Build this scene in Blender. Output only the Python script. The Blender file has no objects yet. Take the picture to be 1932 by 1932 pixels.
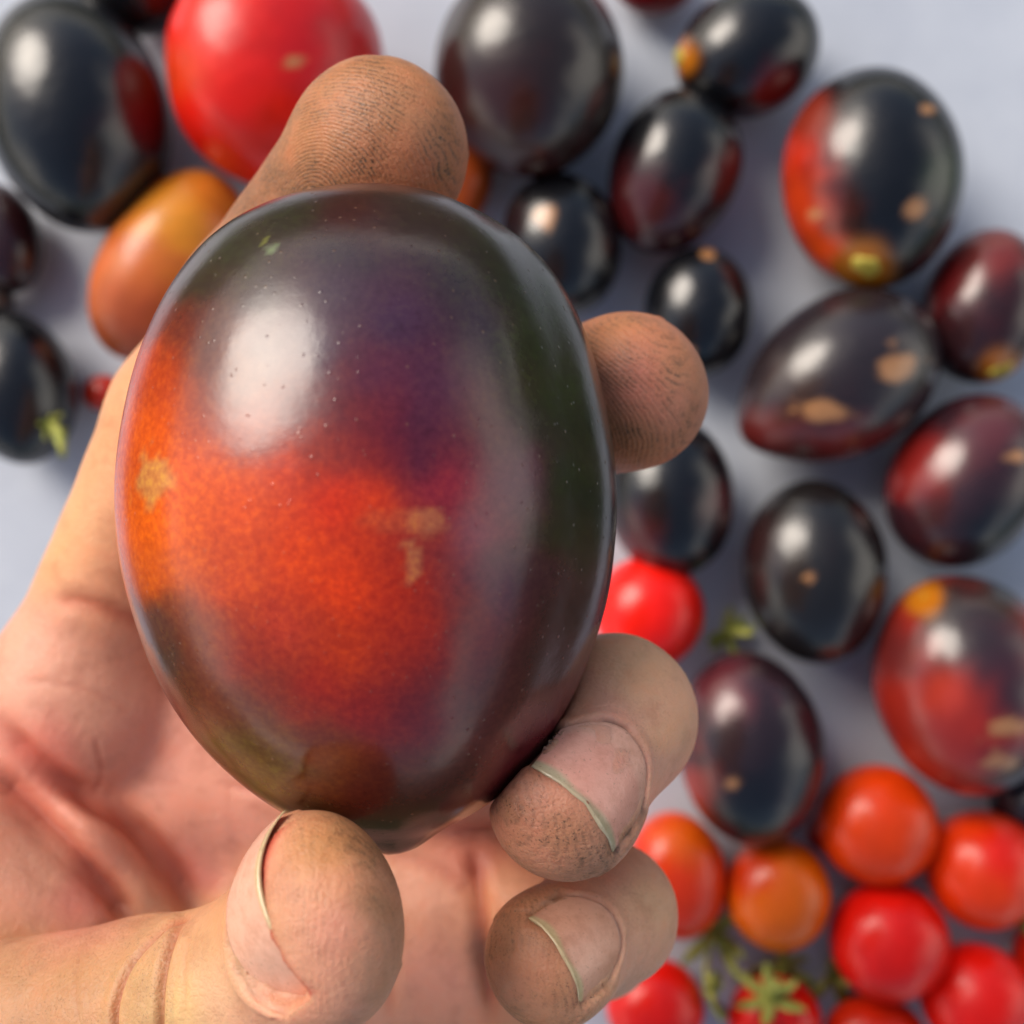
import bpy, bmesh, math, random
import numpy as np
from mathutils import Vector

# ------------------------------------------------------------------ camera, sky, sun, exposure
scene = bpy.context.scene
CM = 0.01                       # everything below is measured in centimetres and stored in metres
CAM_H = 31.0                    # lens height above the white sheet
T = 0.445                       # half frame width at unit distance
cam_d = bpy.data.cameras.new("camera")
cam = bpy.data.objects.new("camera", cam_d)
scene.collection.objects.link(cam)
cam.location = (0, 0, CAM_H * CM)
cam.rotation_euler = (0, 0, 0)
cam_d.sensor_width = 36.0
cam_d.lens = 18.0 / T
cam_d.clip_start = 0.01
cam_d.clip_end = 500.0
cam_d.dof.use_dof = True
cam_d.dof.focus_distance = 0.126
cam_d.dof.aperture_fstop = 16.5
scene.camera = cam

SUN_DIR = Vector((-0.60, 0.51, 0.60)).normalized()      # towards the sun
SUN_EL = math.asin(SUN_DIR.z)
CLOUD_SEED = 4.3
world = bpy.data.worlds.new("World")
scene.world = world
world.use_nodes = True
wn = world.node_tree
sky = wn.nodes.new("ShaderNodeTexSky")
sky.sky_type = 'NISHITA'
sky.sun_disc = False
sky.sun_elevation = SUN_EL
sky.sun_rotation = math.atan2(SUN_DIR.x, SUN_DIR.y)
sky.air_density = 1.0
sky.dust_density = 3.0
sky.ozone_density = 1.0
bg = wn.nodes["Background"]
bg.inputs["Strength"].default_value = 0.06
# broken cloud, thickening towards the horizon as a flat layer does
tcw = wn.nodes.new("ShaderNodeTexCoord")
sep = wn.nodes.new("ShaderNodeSeparateXYZ")
wn.links.new(tcw.outputs["Generated"], sep.inputs[0])
def wmath(op, a, b):
    n = wn.nodes.new("ShaderNodeMath"); n.operation = op
    for i, q in enumerate((a, b)):
        if isinstance(q, (int, float)): n.inputs[i].default_value = q
        else: wn.links.new(q, n.inputs[i])
    return n.outputs[0]
den = wmath('ADD', wmath('MAXIMUM', sep.outputs[2], 0.0), 0.22)
cmb = wn.nodes.new("ShaderNodeCombineXYZ")
wn.links.new(wmath('DIVIDE', sep.outputs[0], den), cmb.inputs[0])
wn.links.new(wmath('DIVIDE', sep.outputs[1], den), cmb.inputs[1])
cmb.inputs[2].default_value = CLOUD_SEED
cn = wn.nodes.new("ShaderNodeTexNoise")
cn.inputs["Scale"].default_value = 0.6
cn.inputs["Detail"].default_value = 5.0
cn.inputs["Roughness"].default_value = 0.5
wn.links.new(cmb.outputs[0], cn.inputs["Vector"])
# thin overhead, denser low down
low = wmath('MULTIPLY', wmath('SUBTRACT', 0.55, sep.outputs[2]), 0.12)
dens = wmath('ADD', cn.outputs[0], low)
cr = wn.nodes.new("ShaderNodeMapRange")
cr.interpolation_type = 'SMOOTHSTEP'
wn.links.new(dens, cr.inputs["Value"])
cr.inputs["From Min"].default_value = 0.52
cr.inputs["From Max"].default_value = 0.64
cm_ = wn.nodes.new("ShaderNodeMix")
cm_.data_type = 'RGBA'
wn.links.new(cr.outputs[0], cm_.inputs[0])
wn.links.new(sky.outputs[0], cm_.inputs[6])
cm_.inputs[7].default_value = (13.0, 12.3, 11.4, 1)
wn.links.new(cm_.outputs[2], bg.inputs[0])

sun_d = bpy.data.lights.new("sun", 'SUN')
sun_d.energy = 1.5
sun_d.angle = math.radians(35)
sun_d.color = (1.0, 0.92, 0.82)
sun = bpy.data.objects.new("sun", sun_d)
scene.collection.objects.link(sun)
sun.rotation_euler = SUN_DIR.to_track_quat('Z', 'Y').to_euler()
sun.location = SUN_DIR * 3

vs = scene.view_settings
vs.view_transform = 'Standard'
vs.look = 'None'
vs.gamma = 1.0
vs.exposure = 1.02
try:
    vs.use_curve_mapping = False
except Exception:
    pass
scene.cycles.max_bounces = 8

# ------------------------------------------------------------------ helpers
rng = np.random.default_rng(7)
random.seed(7)


def P(px, py, z):
    """point of the place (cm) seen at photo position px,py (1932 wide) at height z above the sheet"""
    k = T * (CAM_H - z) / 966.0
    return np.array([(px - 966.0) * k, (966.0 - py) * k, z], dtype=np.float64)


def to_px(v):
    k = T * (CAM_H - v[:, 2]) / 966.0
    return np.stack([v[:, 0] / k + 966.0, 966.0 - v[:, 1] / k], 1)


def lin(c):
    c = np.asarray(c, dtype=np.float64) / 255.0
    return np.where(c <= 0.04045, c / 12.92, ((c + 0.055) / 1.055) ** 2.4)


def nrm(v):
    v = np.asarray(v, dtype=np.float64)
    return v / np.linalg.norm(v)


def set_props(o, label=None, cat=None, group=None, kind=None):
    if label: o["label"] = label
    if cat: o["category"] = cat
    if group: o["group"] = group
    if kind: o["kind"] = kind


def link(o, parent=None):
    scene.collection.objects.link(o)
    if parent is not None:
        o.parent = parent
    return o


def mesh_obj(name, verts, faces, mat, parent=None, origin=(0, 0, 0), cols=None, floats=None, smooth=True):
    """verts in cm (world when no parent, else relative to the parent's origin given as origin)"""
    me = bpy.data.meshes.new(name)
    v = (np.asarray(verts, dtype=np.float64) - np.asarray(origin)) * CM
    f = np.asarray(faces) if not isinstance(faces, list) else None
    if f is not None and f.ndim == 2:
        n = f.shape[1]
        me.vertices.add(len(v))
        me.vertices.foreach_set("co", v.astype(np.float32).ravel())
        me.loops.add(f.size)
        me.loops.foreach_set("vertex_index", f.astype(np.int32).ravel())
        me.polygons.add(len(f))
        me.polygons.foreach_set("loop_start", (np.arange(len(f)) * n).astype(np.int32))
        me.update(calc_edges=True)
        me.validate()
    else:
        me.from_pydata([tuple(p) for p in v], [], [tuple(int(i) for i in q) for q in faces])
    if smooth:
        me.polygons.foreach_set("use_smooth", np.ones(len(me.polygons), dtype=bool))
    if cols is not None:
        a = me.color_attributes.new("Tint", 'FLOAT_COLOR', 'POINT')
        c = np.ones((len(v), 4), dtype=np.float32)
        c[:, :3] = cols
        a.data.foreach_set("color", c.ravel())
    for k, arr in (floats or {}).items():
        a = me.attributes.new(k, 'FLOAT', 'POINT')
        a.data.foreach_set("value", np.asarray(arr, dtype=np.float32))
    me.materials.append(mat)
    o = bpy.data.objects.new(name, me)
    link(o, parent)
    if parent is None:
        o.location = Vector(np.asarray(origin) * CM)
    return o


def rbf(pix, anchors, p=2.0, soft=18.0):
    """blend of surface colours measured at photo positions"""
    a = np.array([(x, y) for x, y, _ in anchors], dtype=np.float64)
    c = np.array([lin(q) for _, _, q in anchors])
    out = np.zeros((len(pix), 3))
    for s in range(0, len(pix), 40000):
        d2 = ((pix[s:s + 40000, None, :] - a[None]) ** 2).sum(2) + soft ** 2
        w = d2 ** (-p)
        w /= w.sum(1, keepdims=True)
        out[s:s + 40000] = w @ c
    return out


def value_noise(p, scale, seed=0):
    """smooth lattice noise in 0..1 for points p (cm)"""
    q = p * scale + 100.0
    i = np.floor(q).astype(np.int64)
    f = q - i
    f = f * f * (3 - 2 * f)
    def h(ix, iy, iz):
        n = (ix * 374761393 + iy * 668265263 + iz * 2147483647 + seed * 1274126177) & 0xFFFFFFFF
        n = ((n ^ (n >> 13)) * 1274126177) & 0xFFFFFFFF
        return ((n ^ (n >> 16)) & 0xFFFF) / 65535.0
    r = 0
    for dx in (0, 1):
        for dy in (0, 1):
            for dz in (0, 1):
                w = (f[:, 0] if dx else 1 - f[:, 0]) * (f[:, 1] if dy else 1 - f[:, 1]) * (f[:, 2] if dz else 1 - f[:, 2])
                r = r + w * h(i[:, 0] + dx, i[:, 1] + dy, i[:, 2] + dz)
    return r


def seg_dist(pix, pts):
    """distance (px) from each pix to a polyline, and position 0..1 along it"""
    pts = np.asarray(pts, dtype=np.float64)
    best = np.full(len(pix), 1e9)
    along = np.zeros(len(pix))
    n = len(pts) - 1
    for i in range(n):
        a, b = pts[i], pts[i + 1]
        ab = b - a
        h = np.clip(((pix - a) @ ab) / (ab @ ab), 0, 1)
        d = np.linalg.norm(pix - a - h[:, None] * ab, axis=1)
        m = d < best
        best[m] = d[m]
        along[m] = (i + h[m]) / n
    return best, along


def spline(pts, n):
    """Catmull-Rom through open polyline"""
    p = np.asarray(pts, dtype=np.float64)
    p = np.vstack([2 * p[0] - p[1], p, 2 * p[-1] - p[-2]])
    segs = len(p) - 3
    t = np.linspace(0, segs - 1e-9, n)
    i = t.astype(int)
    f = (t - i)[:, None]
    p0, p1, p2, p3 = p[i], p[i + 1], p[i + 2], p[i + 3]
    return 0.5 * ((2 * p1) + (-p0 + p2) * f + (2 * p0 - 5 * p1 + 4 * p2 - p3) * f ** 2 + (-p0 + 3 * p1 - 3 * p2 + p3) * f ** 3)


# ------------------------------------------------------------------ materials
def new_mat(name):
    m = bpy.data.materials.new(name)
    m.use_nodes = True
    nt = m.node_tree
    return m, nt, nt.nodes["Principled BSDF"]


def N(nt, t, **kw):
    n = nt.nodes.new(t)
    for k, v in kw.items():
        if k.startswith("_"):
            setattr(n, k[1:], v)
        else:
            n.inputs[k.replace("__", " ")].default_value = v
    return n


def coords(nt, s=100.0):
    tc = nt.nodes.new("ShaderNodeTexCoord")
    mp = nt.nodes.new("ShaderNodeMapping")
    mp.inputs["Scale"].default_value = (s, s, s)
    nt.links.new(tc.outputs["Object"], mp.inputs["Vector"])
    return mp.outputs[0]


def math_node(nt, op, a, b=None, clamp=False):
    n = nt.nodes.new("ShaderNodeMath")
    n.operation = op
    n.use_clamp = clamp
    for i, x in enumerate((a, b)):
        if x is None: continue
        if isinstance(x, (int, float)):
            n.inputs[i].default_value = x
        else:
            nt.links.new(x, n.inputs[i])
    return n.outputs[0]


def ramp(nt, fac, stops):
    r = nt.nodes.new("ShaderNodeValToRGB")
    e = r.color_ramp.elements
    e[0].position, e[0].color = stops[0][0], (*stops[0][1], 1)
    e[1].position, e[1].color = stops[-1][0], (*stops[-1][1], 1)
    for pos, c in stops[1:-1]:
        k = e.new(pos)
        k.color = (*c, 1)
    nt.links.new(fac, r.inputs[0])
    return r.outputs[0]


def mix(nt, fac, a, b, mode='MIX'):
    m = nt.nodes.new("ShaderNodeMix")
    m.data_type = 'RGBA'
    m.blend_type = mode
    for s, x in ((m.inputs[0], fac), (m.inputs[6], a), (m.inputs[7], b)):
        if isinstance(x, (int, float)):
            s.default_value = x
        elif isinstance(x, tuple):
            s.default_value = (*x, 1) if len(x) == 3 else x
        else:
            nt.links.new(x, s)
    return m.outputs[2]


def attr(nt, name):
    a = nt.nodes.new("ShaderNodeAttribute")
    a.attribute_name = name
    return a


def bump(nt, h, dist, strength=1.0, prev=None):
    b = nt.nodes.new("ShaderNodeBump")
    b.inputs["Strength"].default_value = strength
    b.inputs["Distance"].default_value = dist
    nt.links.new(h, b.inputs["Height"])
    if prev is not None:
        nt.links.new(prev, b.inputs["Normal"])
    return b.outputs[0]


def fruit_material(name, rough=0.2, spec=0.6, sss=0.0, fine=True, held=False):
    m, nt, p = new_mat(name)
    co = coords(nt)
    tint = attr(nt, "Tint").outputs["Color"]
    n1 = N(nt, "ShaderNodeTexNoise", Scale=1.3, Detail=4.0)
    nt.links.new(co, n1.inputs["Vector"])
    col = mix(nt, 0.35, tint, ramp(nt, n1.outputs[0], [(0.3, (0.45,) * 3), (0.7, (1, 1, 1))]), 'MULTIPLY')
    if held:
        # the mottled flesh under the skin: small cells, and pin-head lenticels
        n2 = N(nt, "ShaderNodeTexNoise", Scale=13.0, Detail=5.0, Roughness=0.65)
        nt.links.new(co, n2.inputs["Vector"])
        col = mix(nt, 0.62, col, ramp(nt, n2.outputs[0], [(0.30, (0.66, 0.48, 0.5)), (0.5, (1, 1, 1)), (0.66, (1.3, 1.75, 1.0))]), 'MULTIPLY')
        v = N(nt, "ShaderNodeTexVoronoi", Scale=7.5, Randomness=1.0)
        nt.links.new(co, v.inputs["Vector"])
        n3 = N(nt, "ShaderNodeTexNoise", Scale=0.8, Detail=2.0)
        nt.links.new(co, n3.inputs["Vector"])
        dots = ramp(nt, v.outputs["Distance"], [(0.0, (0.6,) * 3), (0.07, (1.0,) * 3), (0.15, (0, 0, 0))])
        few = ramp(nt, v.outputs["Color"], [(0.30, (0, 0, 0)), (0.62, (1, 1, 1))])
        dm = math_node(nt, 'MULTIPLY', dots, few)
        dm = math_node(nt, 'MULTIPLY', dm, 0.17)
        col = mix(nt, dm, col, (0.36, 0.20, 0.11))
        nb = N(nt, "ShaderNodeTexNoise", Scale=3.2, Detail=6.0, Roughness=0.6)
        nt.links.new(co, nb.inputs["Vector"])
        nbig = N(nt, "ShaderNodeTexNoise", Scale=0.75, Detail=3.0, Roughness=0.55)
        nt.links.new(co, nbig.inputs["Vector"])
        b = bump(nt, nb.outputs[0], 0.00012, 0.3)
        b = bump(nt, dots, 0.00006, 0.35, b)
        nt.links.new(b, p.inputs["Normal"])
        nr = N(nt, "ShaderNodeTexNoise", Scale=1.1, Detail=5.0, Roughness=0.6)
        nt.links.new(co, nr.inputs["Vector"])
        rr = ramp(nt, nr.outputs[0], [(0.34, (rough * 0.75,) * 3), (0.66, (rough * 1.3,) * 3)])
        nt.links.new(rr, p.inputs["Roughness"])
    else:
        nb = N(nt, "ShaderNodeTexNoise", Scale=1.6, Detail=3.0)
        nt.links.new(co, nb.inputs["Vector"])
        nt.links.new(bump(nt, nb.outputs[0], 0.0006, 0.4), p.inputs["Normal"])
        p.inputs["Roughness"].default_value = rough
    nt.links.new(col, p.inputs["Base Color"])
    p.inputs["Specular IOR Level"].default_value = spec
    if sss:
        p.inputs["Subsurface Weight"].default_value = sss
        p.inputs["Subsurface Radius"].default_value = (1.0, 0.25, 0.1)
        p.inputs["Subsurface Scale"].default_value = 0.003
    return m


M_dark = fruit_material("dark_tomato_skin", 0.25, 0.75)
M_red = fruit_material("red_tomato_skin", 0.28, 0.45, 0.2)
M_held = fruit_material("held_tomato_skin", 0.215, 0.62, 0.0, held=True)


def skin_material():
    m, nt, p = new_mat("grimy_skin")
    co = coords(nt)
    tint = attr(nt, "Tint").outputs["Color"]
    dirt = attr(nt, "dirt").outputs["Fac"]
    ridge = attr(nt, "ridge").outputs["Fac"]
    rmask = attr(nt, "ridge_mask").outputs["Fac"]
    # blotchy skin
    n1 = N(nt, "ShaderNodeTexNoise", Scale=2.2, Detail=5.0, Roughness=0.6)
    nt.links.new(co, n1.inputs["Vector"])
    col = mix(nt, 0.55, tint, ramp(nt, n1.outputs[0], [(0.3, (0.74, 0.62, 0.58)), (0.5, (1, 1, 1)), (0.68, (1.06, 0.90, 0.84))]), 'MULTIPLY')
    # ridges of the fingerprints: wavy lines along the ridge field
    nw = N(nt, "ShaderNodeTexNoise", Scale=3.0, Detail=2.0)
    nt.links.new(co, nw.inputs["Vector"])
    w = math_node(nt, 'MULTIPLY', math_node(nt, 'SUBTRACT', nw.outputs[0], 0.5), 0.07)
    ph = math_node(nt, 'MULTIPLY', math_node(nt, 'ADD', ridge, w), 2 * math.pi / 0.042)
    s = math_node(nt, 'SINE', ph)
    s01 = math_node(nt, 'ADD', math_node(nt, 'MULTIPLY', s, 0.5), 0.5)
    nbk = N(nt, "ShaderNodeTexNoise", Scale=16.0, Detail=2.0)
    nt.links.new(co, nbk.inputs["Vector"])
    brk = ramp(nt, nbk.outputs[0], [(0.38, (0, 0, 0)), (0.56, (1, 1, 1))])
    n2 = N(nt, "ShaderNodeTexNoise", Scale=1.5, Detail=4.0, Roughness=0.62)
    nt.links.new(co, n2.inputs["Vector"])
    patch = ramp(nt, n2.outputs[0], [(0.38, (0.12,) * 3), (0.62, (1, 1, 1))])
    valley = ramp(nt, s01, [(0.45, (0, 0, 0)), (0.90, (1, 1, 1))])
    dm = math_node(nt, 'MULTIPLY', math_node(nt, 'MULTIPLY', valley, brk), rmask)
    dm = math_node(nt, 'MULTIPLY', math_node(nt, 'MULTIPLY', dm, patch), dirt, True)
    dm = math_node(nt, 'MULTIPLY', dm, 0.64)
    # general film of grime
    film = math_node(nt, 'MULTIPLY', math_node(nt, 'MULTIPLY', patch, dirt), 0.34, True)
    col = mix(nt, film, col, (0.20, 0.115, 0.045))
    col = mix(nt, dm, col, (0.055, 0.036, 0.026))
    # specks of soil
    v = N(nt, "ShaderNodeTexNoise", Scale=30.0, Detail=3.0, Roughness=0.75)
    nt.links.new(co, v.inputs["Vector"])
    sp = ramp(nt, v.outputs[0], [(0.575, (0, 0, 0)), (0.64, (1, 1, 1))])
    sp = math_node(nt, 'MULTIPLY', math_node(nt, 'MULTIPLY', sp, dirt), 0.75, True)
    sp = math_node(nt, 'MULTIPLY', sp, patch)
    col = mix(nt, sp, col, (0.05, 0.03, 0.018))
    nt.links.new(col, p.inputs["Base Color"])
    # relief
    v2 = N(nt, "ShaderNodeTexVoronoi", Scale=14.0)
    v2.feature = 'DISTANCE_TO_EDGE'
    nt.links.new(co, v2.inputs["Vector"])
    fine = math_node(nt, 'MINIMUM', v2.outputs["Distance"], 0.25)
    n3 = N(nt, "ShaderNodeTexNoise", Scale=7.0, Detail=6.0, Roughness=0.65)
    nt.links.new(co, n3.inputs["Vector"])
    b = bump(nt, n3.outputs[0], 0.0005, 0.45)
    b = bump(nt, fine, 0.0004, 0.3, b)
    rh = math_node(nt, 'MULTIPLY', math_node(nt, 'SUBTRACT', 1.0, s01), rmask)
    b = bump(nt, rh, 0.00006, 0.5, b)
    nt.links.new(b, p.inputs["Normal"])
    p.inputs["Roughness"].default_value = 0.45
    p.inputs["Specular IOR Level"].default_value = 0.42
    p.inputs["Subsurface Weight"].default_value = 0.30
    p.inputs["Subsurface Radius"].default_value = (1.0, 0.32, 0.16)
    p.inputs["Subsurface Scale"].default_value = 0.0035
    return m


M_skin = skin_material()


def nail_material():
    m, nt, p = new_mat("fingernail")
    co = coords(nt)
    tint = attr(nt, "Tint").outputs["Color"]
    n1 = N(nt, "ShaderNodeTexNoise", Scale=5.0, Detail=5.0, Roughness=0.7)
    nt.links.new(co, n1.inputs["Vector"])
    col = mix(nt, 0.4, tint, ramp(nt, n1.outputs[0], [(0.3, (0.62, 0.5, 0.4)), (0.55, (1, 1, 1))]), 'MULTIPLY')
    n2 = N(nt, "ShaderNodeTexNoise", Scale=26.0, Detail=2.0)
    nt.links.new(co, n2.inputs["Vector"])
    col = mix(nt, math_node(nt, 'MULTIPLY', ramp(nt, n2.outputs[0], [(0.64, (0, 0, 0)), (0.72, (1, 1, 1))]), 0.3), col, (0.16, 0.10, 0.05))
    nt.links.new(col, p.inputs["Base Color"])
    nt.links.new(bump(nt, n1.outputs[0], 0.0003, 0.35), p.inputs["Normal"])
    p.inputs["Roughness"].default_value = 0.24
    p.inputs["Specular IOR Level"].default_value = 0.75
    p.inputs["Subsurface Weight"].default_value = 0.2
    p.inputs["Subsurface Scale"].default_value = 0.0015
    p.inputs["Subsurface Radius"].default_value = (1.0, 0.5, 0.35)
    return m


M_nail = nail_material()


def plain(name, c1, c2, scale=3.0, rough=0.6, bmp=0.001, spec=0.4):
    m, nt, p = new_mat(name)
    co = coords(nt)
    n1 = N(nt, "ShaderNodeTexNoise", Scale=scale, Detail=5.0, Roughness=0.6)
    nt.links.new(co, n1.inputs["Vector"])
    nt.links.new(ramp(nt, n1.outputs[0], [(0.3, c1), (0.7, c2)]), p.inputs["Base Color"])
    nt.links.new(bump(nt, n1.outputs[0], bmp, 0.5), p.inputs["Normal"])
    p.inputs["Roughness"].default_value = rough
    p.inputs["Specular IOR Level"].default_value = spec
    return m


M_sheet = plain("white_plastic_sheet", (0.46, 0.50, 0.58), (0.55, 0.59, 0.66), 0.25, 0.45, 0.0012)
M_grass = plain("grass", (0.02, 0.035, 0.01), (0.06, 0.085, 0.025), 0.02, 0.9, 0.02)
M_stem = plain("green_stem", (0.20, 0.26, 0.04), (0.52, 0.50, 0.12), 2.5, 0.6, 0.001)
M_scar = plain("yellow_stem_scar", (0.30, 0.22, 0.02), (0.62, 0.50, 0.08), 4.0, 0.5, 0.001)
M_cork = plain("corky_scar", (0.30, 0.16, 0.07), (0.55, 0.33, 0.17), 5.0, 0.75, 0.001)

# ------------------------------------------------------------------ the surface
def sheet():
    n = 200
    gx = np.linspace(-27, 25, n)
    gy = np.linspace(-25, 25, n)
    X, Y = np.meshgrid(gx, gy, indexing='ij')
    p = np.stack([X.ravel(), Y.ravel(), np.zeros(n * n)], 1)
    p[:, 2] = 0.35 * (value_noise(p * np.array([1, 1, 0]), 0.09, 3) - 0.5) - 0.12
    up = 0 * np.maximum(p[:, 0] * 0.8 + p[:, 1] * 0.6 - 14.8, 0)
    p[:, 2] += 0.75 * up ** 2 / (up + 2.0) * np.clip((p[:, 1] - 3) / 5, 0, 1)      # the sheet is hitched up at this corner
    i = np.arange(n * n).reshape(n, n)
    f = np.stack([i[:-1, :-1].ravel(), i[1:, :-1].ravel(), i[1:, 1:].ravel(), i[:-1, 1:].ravel()], 1)
    o = mesh_obj("white_sheet", p, f, M_sheet)
    set_props(o, kind="structure")
    gp = np.array([[-30000, -30000, -0.8], [30000, -30000, -0.8], [30000, 30000, -0.8], [-30000, 30000, -0.8]], float)
    g = mesh_obj("ground", gp, np.array([[0, 1, 2, 3]]), M_grass)
    set_props(g, kind="structure")


sheet()

# ------------------------------------------------------------------ loose tomatoes
def uv_sphere(nu, nv):
    th = np.linspace(0, np.pi, nv + 1)
    ph = np.linspace(0, 2 * np.pi, nu, endpoint=False)
    v = [(0, 1, 0)]
    for t in th[1:-1]:
        for a in ph:
            v.append((math.sin(t) * math.cos(a), math.cos(t), math.sin(t) * math.sin(a)))
    v.append((0, -1, 0))
    f = []
    for a in range(nu):
        f.append((0, 1 + (a + 1) % nu, 1 + a))
    for r in range(nv - 2):
        for a in range(nu):
            p, q = 1 + r * nu + a, 1 + r * nu + (a + 1) % nu
            f.append((p, q, q + nu, p + nu))
    last = len(v) - 1
    base = 1 + (nv - 2) * nu
    for a in range(nu):
        f.append((base + a, base + (a + 1) % nu, last))
    return np.array(v), f


SPH_V, SPH_F = uv_sphere(88, 64)


def surf_at(px, py, C, Rm, rad, bend):
    """highest point of the fruit seen at px,py (fixed-point walk on the ellipsoid)"""
    z = C[2] + rad[2]
    for _ in range(25):
        q = P(px, py, z)
        d = Rm.T @ (q - C)
        s = (d[0] / rad[0]) ** 2 + (d[1] / rad[1]) ** 2
        z = C[2] + rad[2] * math.sqrt(max(0.03, 1 - min(s, 1)))
    q = P(px, py, z)
    d = Rm.T @ (q - C)
    n = nrm(Rm @ np.array([d[0] / rad[0] ** 2, d[1] / rad[1] ** 2, d[2] / rad[2] ** 2]))
    return q, n


def frame_from(n):
    a = np.array([0.3, 1, 0.1]) if abs(n[1]) < 0.9 else np.array([1.0, 0, 0])
    x = nrm(np.cross(a, n))
    y = np.cross(n, x)
    return x, y


def disc_part(name, q, n, r, h, mat, parent, origin, lobes=0, seed=0, squash=1.0):
    """a low ragged button (stem scar, cork) set into the skin"""
    rr = np.random.default_rng(seed)
    x, y = frame_from(n)
    nu = 20
    rings = [(1.0, -0.12), (0.92, 0.35), (0.72, 0.8), (0.5, 0.62), (0.30, 0.95), (0.12, 0.7)]
    aa = 2 * math.pi * np.arange(nu) / nu
    wob = 1 + 0.16 * np.cos(2 * aa + rr.uniform(0, 6)) + 0.12 * np.cos(3 * aa + rr.uniform(0, 6)) + 0.07 * np.cos(5 * aa + rr.uniform(0, 6))
    v, f = [], []
    for s, hh in rings:
        for a in range(nu):
            an = 2 * math.pi * a / nu
            k = s * r * (1 + (wob[a] - 1) * s) * (1 + (0.12 * math.cos(lobes * an) if lobes else 0) * s)
            v.append(q + x * k * math.cos(an) + y * k * math.sin(an) * squash + n * h * hh)
    v.append(q + n * h * 0.75)
    for i in range(len(rings) - 1):
        for a in range(nu):
            b = (a + 1) % nu
            f.append((i * nu + a, i * nu + b, (i + 1) * nu + b, (i + 1) * nu + a))
    k = (len(rings) - 1) * nu
    for a in range(nu):
        f.append((k + a, k + (a + 1) % nu, len(v) - 1))
    return mesh_obj(name, v, f, mat, parent, origin)


def calyx_part(q, n, r, mat, parent, origin, seed=0, stem=0.9):
    """star of sepals with a short bent stalk"""
    rr = np.random.default_rng(seed)
    x, y = frame_from(n)
    v, f = [], []
    for k in range(6):
        an = 2 * math.pi * k / 6 + rr.normal(0, 0.2)
        L = r * rr.uniform(0.8, 1.25)
        d = x * math.cos(an) + y * math.sin(an)
        sd = np.cross(n, d)
        curl = rr.uniform(0.15, 0.6)
        base = len(v)
        for i in range(6):
            t = i / 5
            w = r * 0.2 * (1 - t) ** 0.7 * (0.55 + t * 1.3) + 0.015
            c = q + d * L * t + n * (0.10 + L * curl * t * t)
            for s, o in ((-1, 0.03), (0, -0.03), (1, 0.03)):
                v.append(c + sd * w * s + n * o)
            for s in (1, -1):
                v.append(c + sd * w * 0.7 * s - n * 0.07)
        for i in range(5):
            a, b = base + i * 5, base + (i + 1) * 5
            for p0, p1 in ((0, 1), (1, 2), (2, 3), (3, 4), (4, 0)):
                f.append((a + p0, a + p1, b + p1, b + p0))
    base = len(v)
    bend = nrm(x * rr.normal() + y * rr.normal() + n * 0.8)
    nu = 8
    for i in range(6):
        t = i / 5
        c = q + n * stem * t * (1 - 0.4 * t) + bend * stem * 0.5 * t * t
        rad = 0.13 * (1 - 0.25 * t) + (0.06 if i in (3,) else 0)
        for a in range(nu):
            an = 2 * math.pi * a / nu
            v.append(c + (x * math.cos(an) + y * math.sin(an)) * rad)
    for i in range(5):
        for a in range(nu):
            b = (a + 1) % nu
            f.append((base + i * nu + a, base + i * nu + b, base + (i + 1) * nu + b, base + (i + 1) * nu + a))
    f.append(tuple(base + 5 * nu + a for a in range(nu)))
    return mesh_obj("calyx", v, f, mat, parent, origin)


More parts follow.
